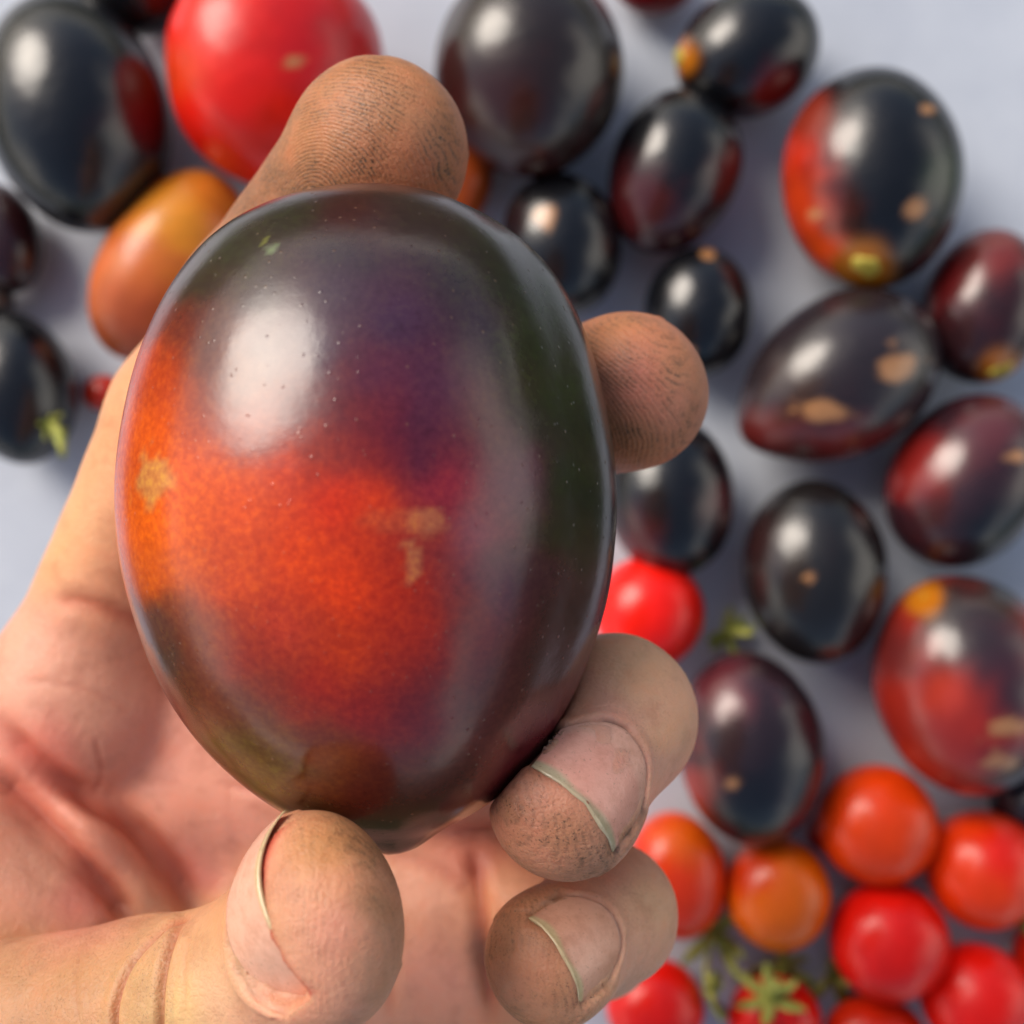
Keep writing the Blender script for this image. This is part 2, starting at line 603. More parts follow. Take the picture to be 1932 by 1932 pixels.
BLK = (15, 16, 20)
def fruit(name, cx, cy, rx, ry, ang, label, cat, group, base=BLK, spots=(), mat=None, point=0.0, egg=0.0,
          box=0.0, scar=None, cork=(), calyx=None, lift=0.0, dimple=None, lobes=0.0, seed=0):
    """one tomato lying on the sheet: centre and radii in photo pixels, ang turns its long axis anticlockwise"""
    mat = mat or M_dark
    k0 = T * (CAM_H - 2.2) / 966.0
    rz = min(rx, ry) * k0 * 0.96
    z = rz + lift
    k = T * (CAM_H - z) / 966.0
    rad = np.array([rx * k, ry * k, rz])
    C = P(cx, cy, z)
    a = math.radians(ang)
    Rm = np.array([[math.cos(a), -math.sin(a), 0], [math.sin(a), math.cos(a), 0], [0, 0, 1]])
    v = SPH_V.copy()
    yy = v[:, 1].copy()
    s = 1 + egg * yy                                        # fuller at one end
    if box:
        s = s * (1 + box * (1 - yy ** 2) * yy ** 2 * 4)
    if point:
        v[:, 1] = np.where(yy < 0, yy - point * np.abs(yy) ** 6, yy)
        s = s * np.where(yy < 0, 1 - 0.35 * point * np.abs(yy) ** 3, 1)
    if lobes:
        s = s * (1 + lobes * np.cos(5 * np.arctan2(v[:, 2], v[:, 0]) + seed))
    v[:, 0] *= s
    v[:, 2] *= s
    nz = value_noise(v * 1.3 + seed * 7.7, 1.0, seed) - 0.5
    v *= (1 + 0.045 * nz)[:, None]
    w = (v * rad) @ Rm.T + C
    pix = to_px(w)
    cols = np.tile(lin(base), (len(w), 1))
    warp = 1 + 0.7 * (value_noise(w, 0.9, seed + 3) - 0.5) + 0.5 * (value_noise(w, 2.6, seed + 5) - 0.5)
    for (sx, sy, c, sg) in spots:
        d2 = ((pix[:, 0] - sx) ** 2 + (pix[:, 1] - sy) ** 2) * warp ** 2 / sg ** 2
        wt = np.exp(-d2 ** 1.5)[:, None]
        cols = cols * (1 - wt) + lin(c) * wt
    up = w[:, 2] > C[2]
    for i, cs in enumerate(cork):                            # dry tan scars in the skin, ragged and patchy
        rg = 1 + 1.3 * (value_noise(w, 2.2, seed + 20 + i) - 0.5) + 0.45 * (value_noise(w, 4.0, seed + 30 + i) - 0.5)
        d = np.hypot((pix[:, 0] - cs[0]) / (0.85 * cs[2]), (pix[:, 1] - cs[1]) / (0.85 * cs[2] * (cs[3] if len(cs) > 3 else 0.75))) * rg
        wt = (np.clip((1.15 - d) / 0.5, 0, 1) * 0.8 * up)[:, None]
        cols = cols * (1 - wt) + lin((196, 140, 92)) * wt
    if scar:                                                 # paler skin round the stem end
        d = np.hypot(pix[:, 0] - scar[0], pix[:, 1] - scar[1]) / (scar[2] * 1.25)
        wt = (np.exp(-d ** 4) * up)[:, None]
        cols = cols * (1 - wt) + lin((190, 110, 14)) * wt
    org = np.array([C[0], C[1], lift])
    o = mesh_obj(name, w, SPH_F, mat, None, org, cols)
    set_props(o, label, cat, group)
    if scar:
        q, n = surf_at(scar[0], scar[1], C, Rm, rad, 0)
        disc_part("stem_scar", q - n * 0.05, n, scar[2] * k * 0.62, 0.12, M_scar, o, org, 5, seed + 1)
    if calyx:
        q, n = surf_at(calyx[0], calyx[1], C, Rm, rad, 0)
        calyx_part(q - n * 0.06, n, calyx[2] * k, M_stem, o, org, seed, calyx[3] if len(calyx) > 3 else 0.8)
    return o


G1 = "dark tomatoes spread on the white sheet"
G2 = "small cherry tomatoes on the white sheet"
RED = (236, 30, 14)
CH = (245, 26, 14)
OR = (240, 108, 8)

DR = (95, 22, 20)
fruits = [
    # large tomatoes, top left to bottom right
    dict(cx=148, cy=215, rx=168, ry=222, ang=12, spots=[(290, 200, (70, 12, 16), 70)], label="big blue-black tomato at the upper left, next to the big red one", egg=0.03),
    dict(cx=8, cy=450, rx=68, ry=105, ang=15, base=(45, 14, 18), label="dark maroon tomato cut by the left edge, below the big blue-black one"),
    dict(cx=-28, cy=568, rx=52, ry=62, ang=0, base=(50, 50, 48), label="small greyish dark tomato just peeking in at the left edge"),
    dict(cx=36, cy=735, rx=105, ry=142, ang=8, label="black tomato at the left edge beside a green stalk and the index finger", calyx=(95, 800, 26, 1.3)),
    dict(cx=262, cy=-52, rx=118, ry=108, ang=70, base=(18, 18, 22), label="black tomato at the top edge left of the big red one"),
    dict(cx=1000, cy=138, rx=176, ry=196, ang=4, base=(38, 28, 26), spots=[(930, 200, (58, 24, 20), 90), (1000, 300, (60, 22, 20), 70)], egg=0.04, label="large brownish black tomato at the top middle, right of the index fingertip"),
    dict(cx=1412, cy=100, rx=138, ry=118, ang=25, spots=[(1470, 185, (105, 14, 18), 55)], label="black tomato near the top with a yellow stem scar on its left side", scar=(1280, 108, 30)),
    dict(cx=1270, cy=328, rx=122, ry=155, ang=-22, egg=0.08, spots=[(1180, 400, (80, 22, 24), 90), (1290, 450, (62, 20, 26), 70), (1375, 330, (62, 20, 26), 50)], label="egg shaped black tomato with maroon lower sides, between two other black ones"),
    dict(cx=1058, cy=462, rx=112, ry=135, ang=12, label="black tomato with a tan patch, half hidden behind the held tomato's shoulder", cork=[(1025, 405, 26)]),
    dict(cx=1645, cy=340, rx=166, ry=205, ang=4, egg=0.03, spots=[(1490, 280, (190, 42, 22), 70), (1490, 400, (205, 60, 18), 85), (1560, 480, (215, 70, 12), 50), (1620, 500, (150, 110, 20), 40), (1525, 215, (130, 45, 30), 50), (1795, 330, (26, 48, 30), 55)],
         label="big black tomato with an orange-red left flank and yellow stem end, alone at upper right", scar=(1635, 505, 42), cork=[(1535, 405, 20, 0.9), (1725, 395, 22, 0.9), (1752, 205, 14)]),
    dict(cx=1318, cy=588, rx=102, ry=122, ang=0, label="small round black tomato right above the middle fingertip", cork=[(1335, 478, 14), (1300, 665, 10)]),
    dict(cx=1585, cy=712, rx=150, ry=196, ang=-58, point=0.12, egg=0.06, base=(42, 34, 38), spots=[(1450, 830, (105, 32, 28), 70), (1590, 860, (120, 34, 30), 75), (1500, 720, (60, 44, 40), 60)],
         label="pointed plum-like dark tomato with tan corky marks on its belly", cork=[(1555, 772, 40, 0.55), (1690, 695, 26, 1.0), (1495, 775, 15, 0.8)]),
    dict(cx=1858, cy=580, rx=112, ry=148, ang=-10, base=(48, 22, 26), spots=[(1780, 520, (120, 28, 28), 75), (1870, 470, (120, 40, 34), 60)], label="maroon and black tomato at the right edge with an orange stem end below", scar=(1890, 700, 34)),
    dict(cx=1822, cy=908, rx=138, ry=170, ang=-28, base=(50, 28, 36), spots=[(1715, 880, (140, 32, 28), 80), (1760, 1000, (60, 26, 30), 60), (1880, 800, (90, 40, 45), 60), (1880, 1010, (22, 24, 30), 80)], label="plum-purple tomato at the right edge below the maroon one", cork=[(1925, 862, 20)]),
    dict(cx=1535, cy=1078, rx=134, ry=172, ang=5, base=(28, 26, 26), spots=[(1430, 1030, (48, 26, 26), 60)], label="glossy black tomato standing alone below the pointed one", cork=[(1525, 1090, 12)]),
    dict(cx=1262, cy=935, rx=122, ry=152, ang=8, spots=[(1370, 950, (80, 16, 24), 50), (1200, 1040, (90, 16, 20), 50)], label="dark tomato mostly hidden behind the held tomato, below the middle fingertip"),
    dict(cx=1415, cy=1410, rx=135, ry=182, ang=6, base=(46, 30, 36), spots=[(1300, 1500, (170, 50, 30), 55), (1420, 1540, (18, 18, 22), 90), (1370, 1310, (110, 44, 52), 60), (1500, 1450, (30, 30, 38), 70)], label="purple-black tomato with a reddish left foot, beside the ring finger", cork=[(1385, 1478, 15, 0.9)]),
    dict(cx=1822, cy=1292, rx=170, ry=208, ang=10, egg=0.02, base=(170, 42, 28), spots=[(1690, 1230, (104, 34, 32), 75), (1850, 1210, (52, 36, 44), 120), (1900, 1110, (34, 34, 30), 90), (1800, 1150, (50, 36, 36), 80), (1930, 1310, (60, 34, 44), 90), (1790, 1310, (200, 60, 40), 50), (1930, 1480, (40, 34, 44), 70), (1740, 1130, (190, 120, 20), 34)],
         label="large half red, half dark tomato at the right edge with long tan scars", scar=(1745, 1128, 26), cork=[(1900, 1370, 44, 0.5), (1880, 1440, 40, 0.3)]),
    dict(cx=1950, cy=1512, rx=80, ry=74, ang=0, base=(40, 38, 46), label="dark grey tomato cut by the right edge, above the cherry tomatoes"),
]
for i, d in enumerate(fruits):
    fruit("tomato", cat="tomato", group=G1, seed=i + 1, **d)

reds = [
    dict(cx=524, cy=148, rx=205, ry=202, ang=4, base=RED, box=0.05, lobes=0.012, egg=0.05, spots=[(600, 60, (205, 28, 34), 130), (330, 130, (226, 60, 20), 60)], label="big bright red tomato with a small brown scar, behind the index fingertip", cork=[(552, 114, 22, 0.7)]),
    dict(cx=320, cy=502, rx=122, ry=196, ang=-32, base=(208, 104, 48), spots=[(330, 400, (222, 142, 36), 95), (220, 640, (150, 70, 36), 80), (300, 620, (190, 86, 48), 70)], label="orange-brown oval tomato partly behind the held tomato at left"),
    dict(cx=1235, cy=-50, rx=85, ry=72, ang=0, base=(150, 14, 18), label="deep red tomato just showing at the top edge"),
    dict(cx=872, cy=308, rx=62, ry=112, ang=0, base=(190, 82, 26), label="orange tomato showing only a sliver right of the index fingertip"),
]
for i, d in enumerate(reds):
    fruit("tomato", cat="tomato", group="red and orange tomatoes among the dark ones", mat=M_red, seed=i + 40, **d)

cherries = [
    dict(cx=1225, cy=1156, rx=104, ry=106, ang=0, base=CH, label="bright red cherry tomato alone above the ring finger"),
    dict(cx=196, cy=742, rx=40, ry=34, ang=0, base=(205, 50, 30), label="small red cherry tomato peeking from behind the index finger at left"),
    dict(cx=1278, cy=1650, rx=92, ry=118, ang=10, base=(238, 58, 16), spots=[(1290, 1580, (240, 100, 10), 65)], label="orange-red oval cherry tomato touching the pinky finger"),
    dict(cx=1466, cy=1686, rx=98, ry=105, ang=0, base=OR, spots=[(1400, 1640, (215, 60, 16), 50)], label="orange cherry tomato, the only fully orange one of the cluster"),
    dict(cx=1655, cy=1556, rx=112, ry=110, ang=0, base=(244, 70, 10), label="orange-red round cherry tomato under the large half red tomato"),
    dict(cx=1566, cy=1572, rx=42, ry=40, ang=0, base=(170, 10, 14), label="deep red cherry tomato tucked behind the orange-red round one"),
    dict(cx=1856, cy=1640, rx=108, ry=110, ang=0, base=(244, 64, 12), spots=[(1900, 1600, (238, 34, 16), 60)], label="orange-red cherry tomato by the right edge, upper of the right column"),
    dict(cx=1676, cy=1776, rx=110, ry=110, ang=0, base=CH, label="pure red cherry tomato in the middle of the lower right cluster"),
    dict(cx=1842, cy=1882, rx=104, ry=100, ang=0, base=CH, label="red cherry tomato in the bottom right corner, under the gap of sheet"),
    dict(cx=1975, cy=1800, rx=62, ry=70, ang=0, base=(215, 40, 16), label="red cherry tomato cut off by the right edge near the bottom"),
    dict(cx=1236, cy=1898, rx=92, ry=88, ang=0, base=CH, label="red cherry tomato with a green star calyx right of the pinky tip", calyx=(1335, 1872, 70, 0.6)),
    dict(cx=1462, cy=1922, rx=88, ry=80, ang=0, base=CH, label="red cherry tomato at the bottom edge wearing a yellowish green calyx", calyx=(1455, 1885, 66, 0.8)),
    dict(cx=1650, cy=1962, rx=98, ry=80, ang=0, base=(222, 44, 14), label="orange-red cherry tomato at the bottom edge between two red ones"),
    dict(cx=1938, cy=1962, rx=46, ry=46, ang=0, base=(225, 150, 30), label="yellow cherry tomato barely showing in the bottom right corner"),
]
for i, d in enumerate(cherries):
    fruit("cherry_tomato", cat="cherry tomato", group=G2, mat=M_red, seed=i + 60, **d)


def sprig(px, py, r, label, seed, tilt=(0, 0, 1)):
    q = P(px, py, 0.25)
    o = calyx_part(q, nrm(tilt), r, M_stem, None, np.array([q[0], q[1], 0.0]), seed, 1.0)
    o.name = "calyx"
    set_props(o, label, "calyx", "loose green calyxes among the tomatoes")


sprig(1368, 1195, 0.75, "loose green calyx on the sheet right of the lone red cherry tomato", 3, (0.2, 0.3, 1))
sprig(1352, 1760, 0.95, "loose green calyx between the orange-red oval and the orange cherry tomato", 4, (-0.4, 0.2, 1))
sprig(1472, 1818, 1.0, "loose green calyx on the sheet just below the orange cherry tomato", 5, (0.1, -0.6, 1))
sprig(1568, 1838, 1.05, "loose yellow-green calyx at lower left of the pure red cherry tomato", 6, (0.5, -0.4, 1))
sprig(1925, 1745, 0.6, "loose dark green calyx at the right edge under the upper cherry tomato", 7, (0.3, 0.4, 1))

# ------------------------------------------------------------------ the held tomato
TZ = 17.5
TC = P(690, 975, TZ)
SHIFT = np.array([12.0, 4.0])                            # lens offset between limb and mid plane, px
R_side = [(700, 354), (790, 362), (885, 386), (985, 450), (1060, 535), (1108, 640), (1143, 775), (1160, 900), (1158, 1010), (1140, 1130),
          (1098, 1260), (1045, 1370), (985, 1455), (915, 1515), (838, 1562), (775, 1606), (722, 1622)]
L_side = [(700, 354), (620, 358), (540, 372), (455, 408), (375, 470), (310, 560), (262, 670), (233, 790), (220, 910), (226, 1030),
          (245, 1130), (285, 1250), (345, 1355), (425, 1445), (520, 1522), (620, 1580), (722, 1622)]


def tomato_mesh(nt=230, nphi=260, shrink=0.979):
    def arc(pts):
        q = spline(pts, 600) + SHIFT
        s = np.r_[0, np.cumsum(np.linalg.norm(np.diff(q, axis=0), axis=1))]
        s /= s[-1]
        t = (1 - np.cos(np.linspace(0, np.pi, nt))) / 2
        return np.stack([np.interp(t, s, q[:, 0]), np.interp(t, s, q[:, 1])], 1)
    Rr, Ll = arc(R_side), arc(L_side)
    k = T * (CAM_H - TZ) / 966.0
    def cm(q):
        w = np.stack([(q[:, 0] - 966) * k, (966 - q[:, 1]) * k], 1)
        return TC[:2] + (w - TC[:2]) * shrink
    Rr, Ll = cm(Rr), cm(Ll)
    c = (Rr + Ll) / 2
    h = (Rr - Ll) / 2
    hw = np.linalg.norm(h, axis=1)
    hw_s = np.convolve(np.r_[hw[0], hw[0], hw[0], hw, hw[-1], hw[-1], hw[-1]], np.ones(7) / 7, 'valid')
    ph = np.linspace(0, 2 * np.pi, nphi, endpoint=False)
    V = np.zeros((nt, nphi, 3))
    lobe = 1 + 0.010 * np.cos(5 * ph + 0.6) - 0.035 * np.exp(-((ph - 0.55) / 0.20) ** 2) + 0.006 * np.cos(3 * ph + 2)
    lobe = 1 + (lobe - 1) * (np.abs(np.sin(ph)) ** 0.8)      # outline as measured, swellings in between
    for j in range(nphi):
        V[:, j, 0] = c[:, 0] + h[:, 0] * math.cos(ph[j]) * lobe[j]
        V[:, j, 1] = c[:, 1] + h[:, 1] * math.cos(ph[j]) * lobe[j]
        V[:, j, 2] = TZ + hw_s * math.sin(ph[j]) * 0.985 * lobe[j]
    V[0, :, :2] = c[0]; V[0, :, 2] = TZ
    V[-1, :, :2] = c[-1]; V[-1, :, 2] = TZ
    v = V.reshape(-1, 3)
    i = np.arange(nt * nphi).reshape(nt, nphi)
    a, b = i[:-1], np.roll(i, -1, 1)[:-1]
    cc, d = np.roll(i, -1, 1)[1:], i[1:]
    f = np.stack([a.ravel(), d.ravel(), cc.ravel(), b.ravel()], 1)
    n = value_noise(v, 0.7, 5) - 0.5
    ctr = np.array([TC[0], TC[1], TZ])
    v = v + (v - ctr) * (0.014 * n)[:, None]
    return v, f


TOM_COL = [
    (650, 380, (60, 22, 26)), (540, 400, (45, 40, 30)), (450, 470, (48, 45, 30)), (390, 540, (46, 38, 30)), (330, 620, (105, 34, 24)), (285, 700, (185, 66, 18)),
    (265, 800, (205, 84, 18)), (290, 1000, (222, 98, 10)), (310, 1090, (205, 92, 24)), (345, 1180, (120, 55, 36)), (290, 1180, (80, 52, 52)), (300, 1260, (62, 50, 48)),
    (370, 1300, (100, 48, 34)), (420, 1400, (92, 74, 32)), (500, 1480, (96, 78, 32)), (450, 1330, (106, 48, 34)), (600, 1450, (110, 44, 22)), (700, 1500, (92, 28, 24)),
    (720, 1580, (44, 20, 22)), (850, 1500, (80, 23, 30)), (560, 1530, (60, 40, 22)),
    (500, 560, (52, 36, 42)), (640, 480, (48, 34, 42)), (640, 560, (58, 34, 56)), (750, 600, (62, 34, 62)), (700, 720, (84, 32, 60)), (800, 700, (76, 34, 60)),
    (600, 650, (62, 38, 62)), (500, 660, (72, 40, 56)), (430, 700, (105, 48, 38)), (400, 640, (80, 40, 38)), (480, 800, (140, 50, 32)), (560, 770, (84, 28, 42)), (640, 780, (92, 24, 36)), (680, 850, (120, 28, 30)), (600, 850, (140, 40, 26)),
    (740, 820, (94, 20, 44)), (800, 850, (76, 24, 50)), (790, 780, (72, 28, 54)), (550, 880, (200, 62, 20)), (640, 950, (206, 50, 14)), (700, 960, (204, 60, 20)), (450, 950, (214, 84, 34)),
    (430, 1100, (206, 78, 34)), (380, 900, (216, 92, 24)), (560, 1050, (216, 70, 10)), (650, 1100, (212, 62, 10)), (750, 1100, (176, 44, 18)), (820, 1000, (150, 50, 44)),
    (860, 920, (146, 38, 64)), (900, 1000, (126, 42, 76)), (950, 1100, (96, 34, 60)), (900, 1200, (116, 31, 38)), (800, 1200, (168, 42, 22)), (650, 1230, (178, 54, 14)), (520, 1180, (180, 58, 36)),
    (600, 1300, (164, 38, 20)), (700, 1330, (142, 30, 24)), (800, 1350, (114, 27, 34)), (900, 1350, (90, 29, 40)), (960, 1300, (88, 31, 42)), (480, 1250, (156, 48, 26)),
    (900, 600, (58, 40, 52)), (880, 500, (48, 40, 42)), (960, 560, (44, 46, 38)), (1000, 650, (46, 50, 32)), (1050, 750, (46, 52, 24)), (1080, 900, (40, 46, 24)),
    (1060, 1000, (48, 42, 26)), (1120, 950, (26, 27, 20)), (1020, 800, (54, 46, 42)), (980, 900, (96, 42, 70)), (1000, 1100, (78, 35, 50)), (1080, 1150, (66, 27, 36)),
    (1030, 1250, (74, 29, 40)), (800, 420, (48, 32, 34)), (950, 450, (42, 40, 30)), (1030, 560, (38, 46, 26)), (1110, 780, (30, 34, 20)),
]


def held_tomato():
    v, f = tomato_mesh()
    pix = to_px(v)
    j = np.stack([value_noise(v, 1.6, 21) - 0.5, value_noise(v, 1.6, 22) - 0.5], 1) * 44
    j += np.stack([value_noise(v, 5.0, 23) - 0.5, value_noise(v, 5.0, 24) - 0.5], 1) * 26
    cols = rbf(pix + j, TOM_COL, 1.75, 42)
    lum = cols.max(1, keepdims=True)
    cols = np.minimum(cols * (1.0 + 0.1 * np.clip(lum * 2.2, 0, 1)) * np.array([1.0, 0.82, 0.6]) ** np.clip(lum * 2.5, 0, 1), 0.95)
    front = v[:, 2] > TZ - 0.4
    # tan healed marks on the skin
    w1 = 1 + 0.8 * (value_noise(v, 7.0, 31) - 0.5)
    for (x, y, rx, ry, c, amt) in [(290, 905, 34, 44, (200, 132, 70), 0.85), (800, 985, 34, 22, (196, 120, 78), 0.6), (775, 1060, 16, 34, (200, 128, 84), 0.5), (740, 985, 50, 22, (196, 90, 50), 0.4),
                                   (515, 470, 12, 10, (120, 130, 100), 0.6), (500, 455, 6, 8, (130, 130, 60), 0.6), (832, 1548, 10, 8, (12, 10, 12), 0.8)]:
        d = np.sqrt(((pix[:, 0] - x) / rx) ** 2 + ((pix[:, 1] - y) / ry) ** 2) * w1
        w = np.clip((1.15 - d) / 0.3, 0, 1) * amt * front
        cols = cols * (1 - w[:, None]) + lin(c) * w[:, None]
    org = np.array([TC[0], TC[1], TZ - 2.8])
    o = mesh_obj("tomato", v, f, M_held, None, org, cols)
    set_props(o, "large egg-shaped purple-black tomato with an orange-red blaze, held up in the hand", "tomato")
    return v


tom_v = held_tomato()

# ------------------------------------------------------------------ the hand: one skin surface grown from a distance field
H = 0.065                                                     # cm between samples of the field
LO = np.array([-14.0, -15.5, 8.5])
HI = np.array([3.6, 5.6, 21.5])
SH = np.ceil((HI - LO) / H).astype(int) + 1
BIG = 0.9


def box_slices(lo, hi):
    a = np.clip(np.floor((np.asarray(lo) - LO) / H).astype(int), 0, SH - 1)
    b = np.clip(np.ceil((np.asarray(hi) - LO) / H).astype(int) + 1, 1, SH)
    b = np.maximum(b, a + 1)
    sl = tuple(slice(int(a[i]), int(b[i])) for i in range(3))
    g = [(LO[i] + H * np.arange(a[i], b[i])).astype(np.float32) for i in range(3)]
    return sl, (g[0][:, None, None], g[1][None, :, None], g[2][None, None, :])


def smin(a, b, k):
    h = np.clip(0.5 + 0.5 * (b - a) / k, 0, 1)
    return b + (a - b) * h - k * h * (1 - h)


def smax(a, b, k):
    return -smin(-a, -b, k)


def cone_d(g, a, b, r1, r2, flat=None):
    a = np.asarray(a, np.float32); b = np.asarray(b, np.float32)
    ba = b - a
    L2 = float(ba @ ba) + 1e-9
    X, Y, Z = g[0] - a[0], g[1] - a[1], g[2] - a[2]
    h = np.clip((X * ba[0] + Y * ba[1] + Z * ba[2]) / L2, 0, 1)
    X, Y, Z = X - h * ba[0], Y - h * ba[1], Z - h * ba[2]
    d2 = X * X + Y * Y + Z * Z
    if flat is not None:
        n, s = flat
        q = X * np.float32(n[0]) + Y * np.float32(n[1]) + Z * np.float32(n[2])
        d2 = d2 + q * q * np.float32(1 / s ** 2 - 1)
    return np.sqrt(d2) - (np.float32(r1) + h * np.float32(r2 - r1))


def ell_d(g, c, ax, r):
    """ellipsoid with axes ax (rows) and radii r"""
    X, Y, Z = g[0] - np.float32(c[0]), g[1] - np.float32(c[1]), g[2] - np.float32(c[2])
    k0 = 0; k1 = 0
    for i in range(3):
        q = X * np.float32(ax[i][0]) + Y * np.float32(ax[i][1]) + Z * np.float32(ax[i][2])
        k0 = k0 + (q / np.float32(r[i])) ** 2
        k1 = k1 + (q / np.float32(r[i] ** 2)) ** 2
    k0 = np.sqrt(k0); k1 = np.sqrt(k1) + 1e-6
    return k0 * (k0 - 1) / k1


I3 = np.eye(3)
palmF = np.full(SH, BIG, np.float32)


def add(F, kind, k, *a):
    if kind == 'cone':
        p, q, r1, r2 = a[:4]
        R = max(r1, r2) + BIG
        sl, g = box_slices(np.minimum(p, q) - R, np.maximum(p, q) + R)
        d = cone_d(g, p, q, r1, r2, a[4] if len(a) > 4 else None)
    else:
        c, ax, r = a
        R = max(r) + BIG
        sl, g = box_slices(np.asarray(c) - R, np.asarray(c) + R)
        d = ell_d(g, c, ax, r)
    F[sl] = smin(F[sl], np.minimum(d, np.float32(BIG)), np.float32(k))


# ---- palm
wrist = P(-60, 2420, 11.6)
mcp = dict(index=P(150, 1265, 13.0), middle=P(430, 1345, 12.3), ring=P(660, 1470, 12.2), pinky=P(850, 1625, 12.3))
carp = dict(index=wrist + np.array([-0.9, 0.6, 0.3]), middle=wrist + np.array([0.0, 0.2, 0]), ring=wrist + np.array([0.9, -0.2, 0]), pinky=wrist + np.array([1.7, -0.7, 0.2]))
for nme in ("index", "middle", "ring", "pinky"):
    add(palmF, 'cone', 0.9, mcp[nme], carp[nme], 1.22 if nme != "pinky" else 1.08, 1.5)
add(palmF, 'cone', 1.0, wrist + np.array([0.2, 0, 0]), P(-420, 3300, 11.0), 2.1, 2.5)
# fleshy pads: below the index, hypothenar edge
add(palmF, 'ell', 0.7, P(130, 1330, 13.5), I3, (1.15, 0.95, 0.75))
add(palmF, 'ell', 0.8, P(640, 1900, 13.0), I3, (1.9, 2.4, 1.0))
add(palmF, 'cone', 0.8, mcp["pinky"], P(960, 2300, 12.2), 1.1, 1.3)
add(palmF, 'ell', 0.7, P(560, 1480, 12.9), I3, (1.6, 0.9, 0.8))
# thenar: muscle at the root of the thumb, and the roll of skin beside it
TH_MCP = P(-190, 1985, 16.3)
TH_CMC = P(-90, 2350, 12.6)
add(palmF, 'cone', 0.8, TH_CMC, TH_MCP, 1.7, 1.25)
thenF = np.full(SH, BIG, np.float32)
add(thenF, 'cone', 0.5, P(-70, 1610, 14.3), P(110, 1790, 14.2), 1.0, 1.0)
add(thenF, 'ell', 0.5, P(10, 1850, 13.6), I3, (1.9, 1.9, 1.3))
rollF = np.full(SH, BIG, np.float32)
add(rollF, 'cone', 0.3, P(-60, 1440, 13.75), P(150, 1590, 13.65), 0.68, 0.66)
add(rollF, 'cone', 0.3, P(150, 1590, 13.65), P(320, 1800, 13.3), 0.66, 0.6)
palmF = smin(palmF, rollF, np.float32(0.16))
palmF = smin(palmF, thenF, np.float32(0.10))

# ---- digits
def fr(t, n):
    t = nrm(t); n = np.asarray(n, float); n = nrm(n - t * (n @ t))
    return t, n, np.cross(t, n)                                  # distal, dorsal, lateral


digits = {}
def digit(name, pts, radii, n, flat=0.94, pulp=None, k=0.3):
    t, n, l = fr(pts[-1] - pts[-2], n)
    F = np.full(SH, BIG, np.float32)
    for i in range(len(pts) - 1):
        add(F, 'cone', k, pts[i], pts[i + 1], radii[i], radii[i + 1], (n, flat) if i == len(pts) - 2 else None)
    if pulp:
        off, rr = pulp
        c = pts[-1] + t * off[0] - n * off[1]
        add(F, 'ell', 0.3, c, np.array([t, n, l]), rr)
    digits[name] = dict(F=F, t=t, n=n, l=l, C=pts[-1], r=radii[-1], D=pts[-2], rd=radii[-2], pts=pts, radii=radii)


digit("index", [mcp["index"], P(352, 785, 14.1), P(490, 590, 14.8), P(712, 298, 16.3)], [1.18, 1.06, 1.12, 1.11], (0.10, 0.05, -1.0), 0.92, ((0.15, 0.12), (1.12, 0.92, 1.08)))
digit("middle", [mcp["middle"], P(720, 965, 13.1), P(985, 800, 14.4), P(1188, 736, 15.9)], [1.15, 1.05, 1.16, 0.97], (0.40, 0.30, -0.85), 0.94, ((0.0, 0.06), (0.98, 0.86, 1.0)))
digit("ring", [mcp["ring"], P(1150, 1385, 14.2), P(1163, 1352, 16.5), P(1074, 1500, 17.9)], [1.1, 0.98, 0.97, 0.82], (0.52, 0.50, 0.69), 0.95, ((0.05, 0.10), (0.86, 0.78, 0.86)))
digit("pinky", [mcp["pinky"], P(1120, 1765, 13.9), P(1148, 1722, 16.0), P(1046, 1802, 17.2)], [0.95, 0.86, 0.85, 0.74], (0.50, 0.52, 0.69), 0.95, ((0.05, 0.10), (0.78, 0.70, 0.78)))
digit("thumb", [TH_MCP, P(272, 1908, 17.3), P(478, 1858, 18.15), P(592, 1738, 19.3)], [1.2, 1.03, 0.95, 1.02], (-0.82, -0.10, 0.50), 0.70, ((0.05, 0.06), (1.0, 0.74, 1.06)))

# ---- nails: plate frame per digit
NAILS = {}
def nail_frame(name, back, W, L, Rn, lift=0.0, tilt=0.0, yaw=0.0, tn=None, lat=0.0, W2=None):
    d = digits[name]
    t, n, l = d["t"], d["n"], d["l"]
    if tilt:
        t, n = nrm(t * math.cos(tilt) - n * math.sin(tilt)), nrm(n * math.cos(tilt) + t * math.sin(tilt))
    if yaw:
        n, l = nrm(n * math.cos(yaw) + l * math.sin(yaw)), nrm(l * math.cos(yaw) - n * math.sin(yaw))
    if tn:
        t, n, l = fr(tn[0], tn[1])
    O = d["C"] - t * back + n * (d["r"] * 0.90 + lift) + l * lat
    NAILS[name] = dict(O=O, t=t, n=n, l=l, W=W, L=L, R=Rn, W2=W2 or W)


nail_frame("ring", 0.58, 0.64, 1.02, 0.92, 0.045, 0.13)
nail_frame("pinky", 0.45, 0.54, 0.84, 0.78, 0.04, 0.12)
nail_frame("thumb", 0.46, 0.76, 0.92, 0.98, -0.20, tn=((0.42, 0.52, 0.74), (-0.70, -0.20, 0.68)), lat=-0.14, W2=0.92)
nail_frame("index", 0.40, 0.56, 1.10, 0.80, -0.03, 0.14)
nail_frame("middle", 0.58, 0.56, 1.10, 0.80, -0.06, 0.14)


def nail_h(x, t, nf):
    """height of the plate over its base plane"""
    c = np.clip(np.abs(x) / nf["R"], 0, 0.985)
    return nf["R"] * (np.sqrt(1 - c * c) - 1) - 0.10 * (t / nf["L"]) ** 2


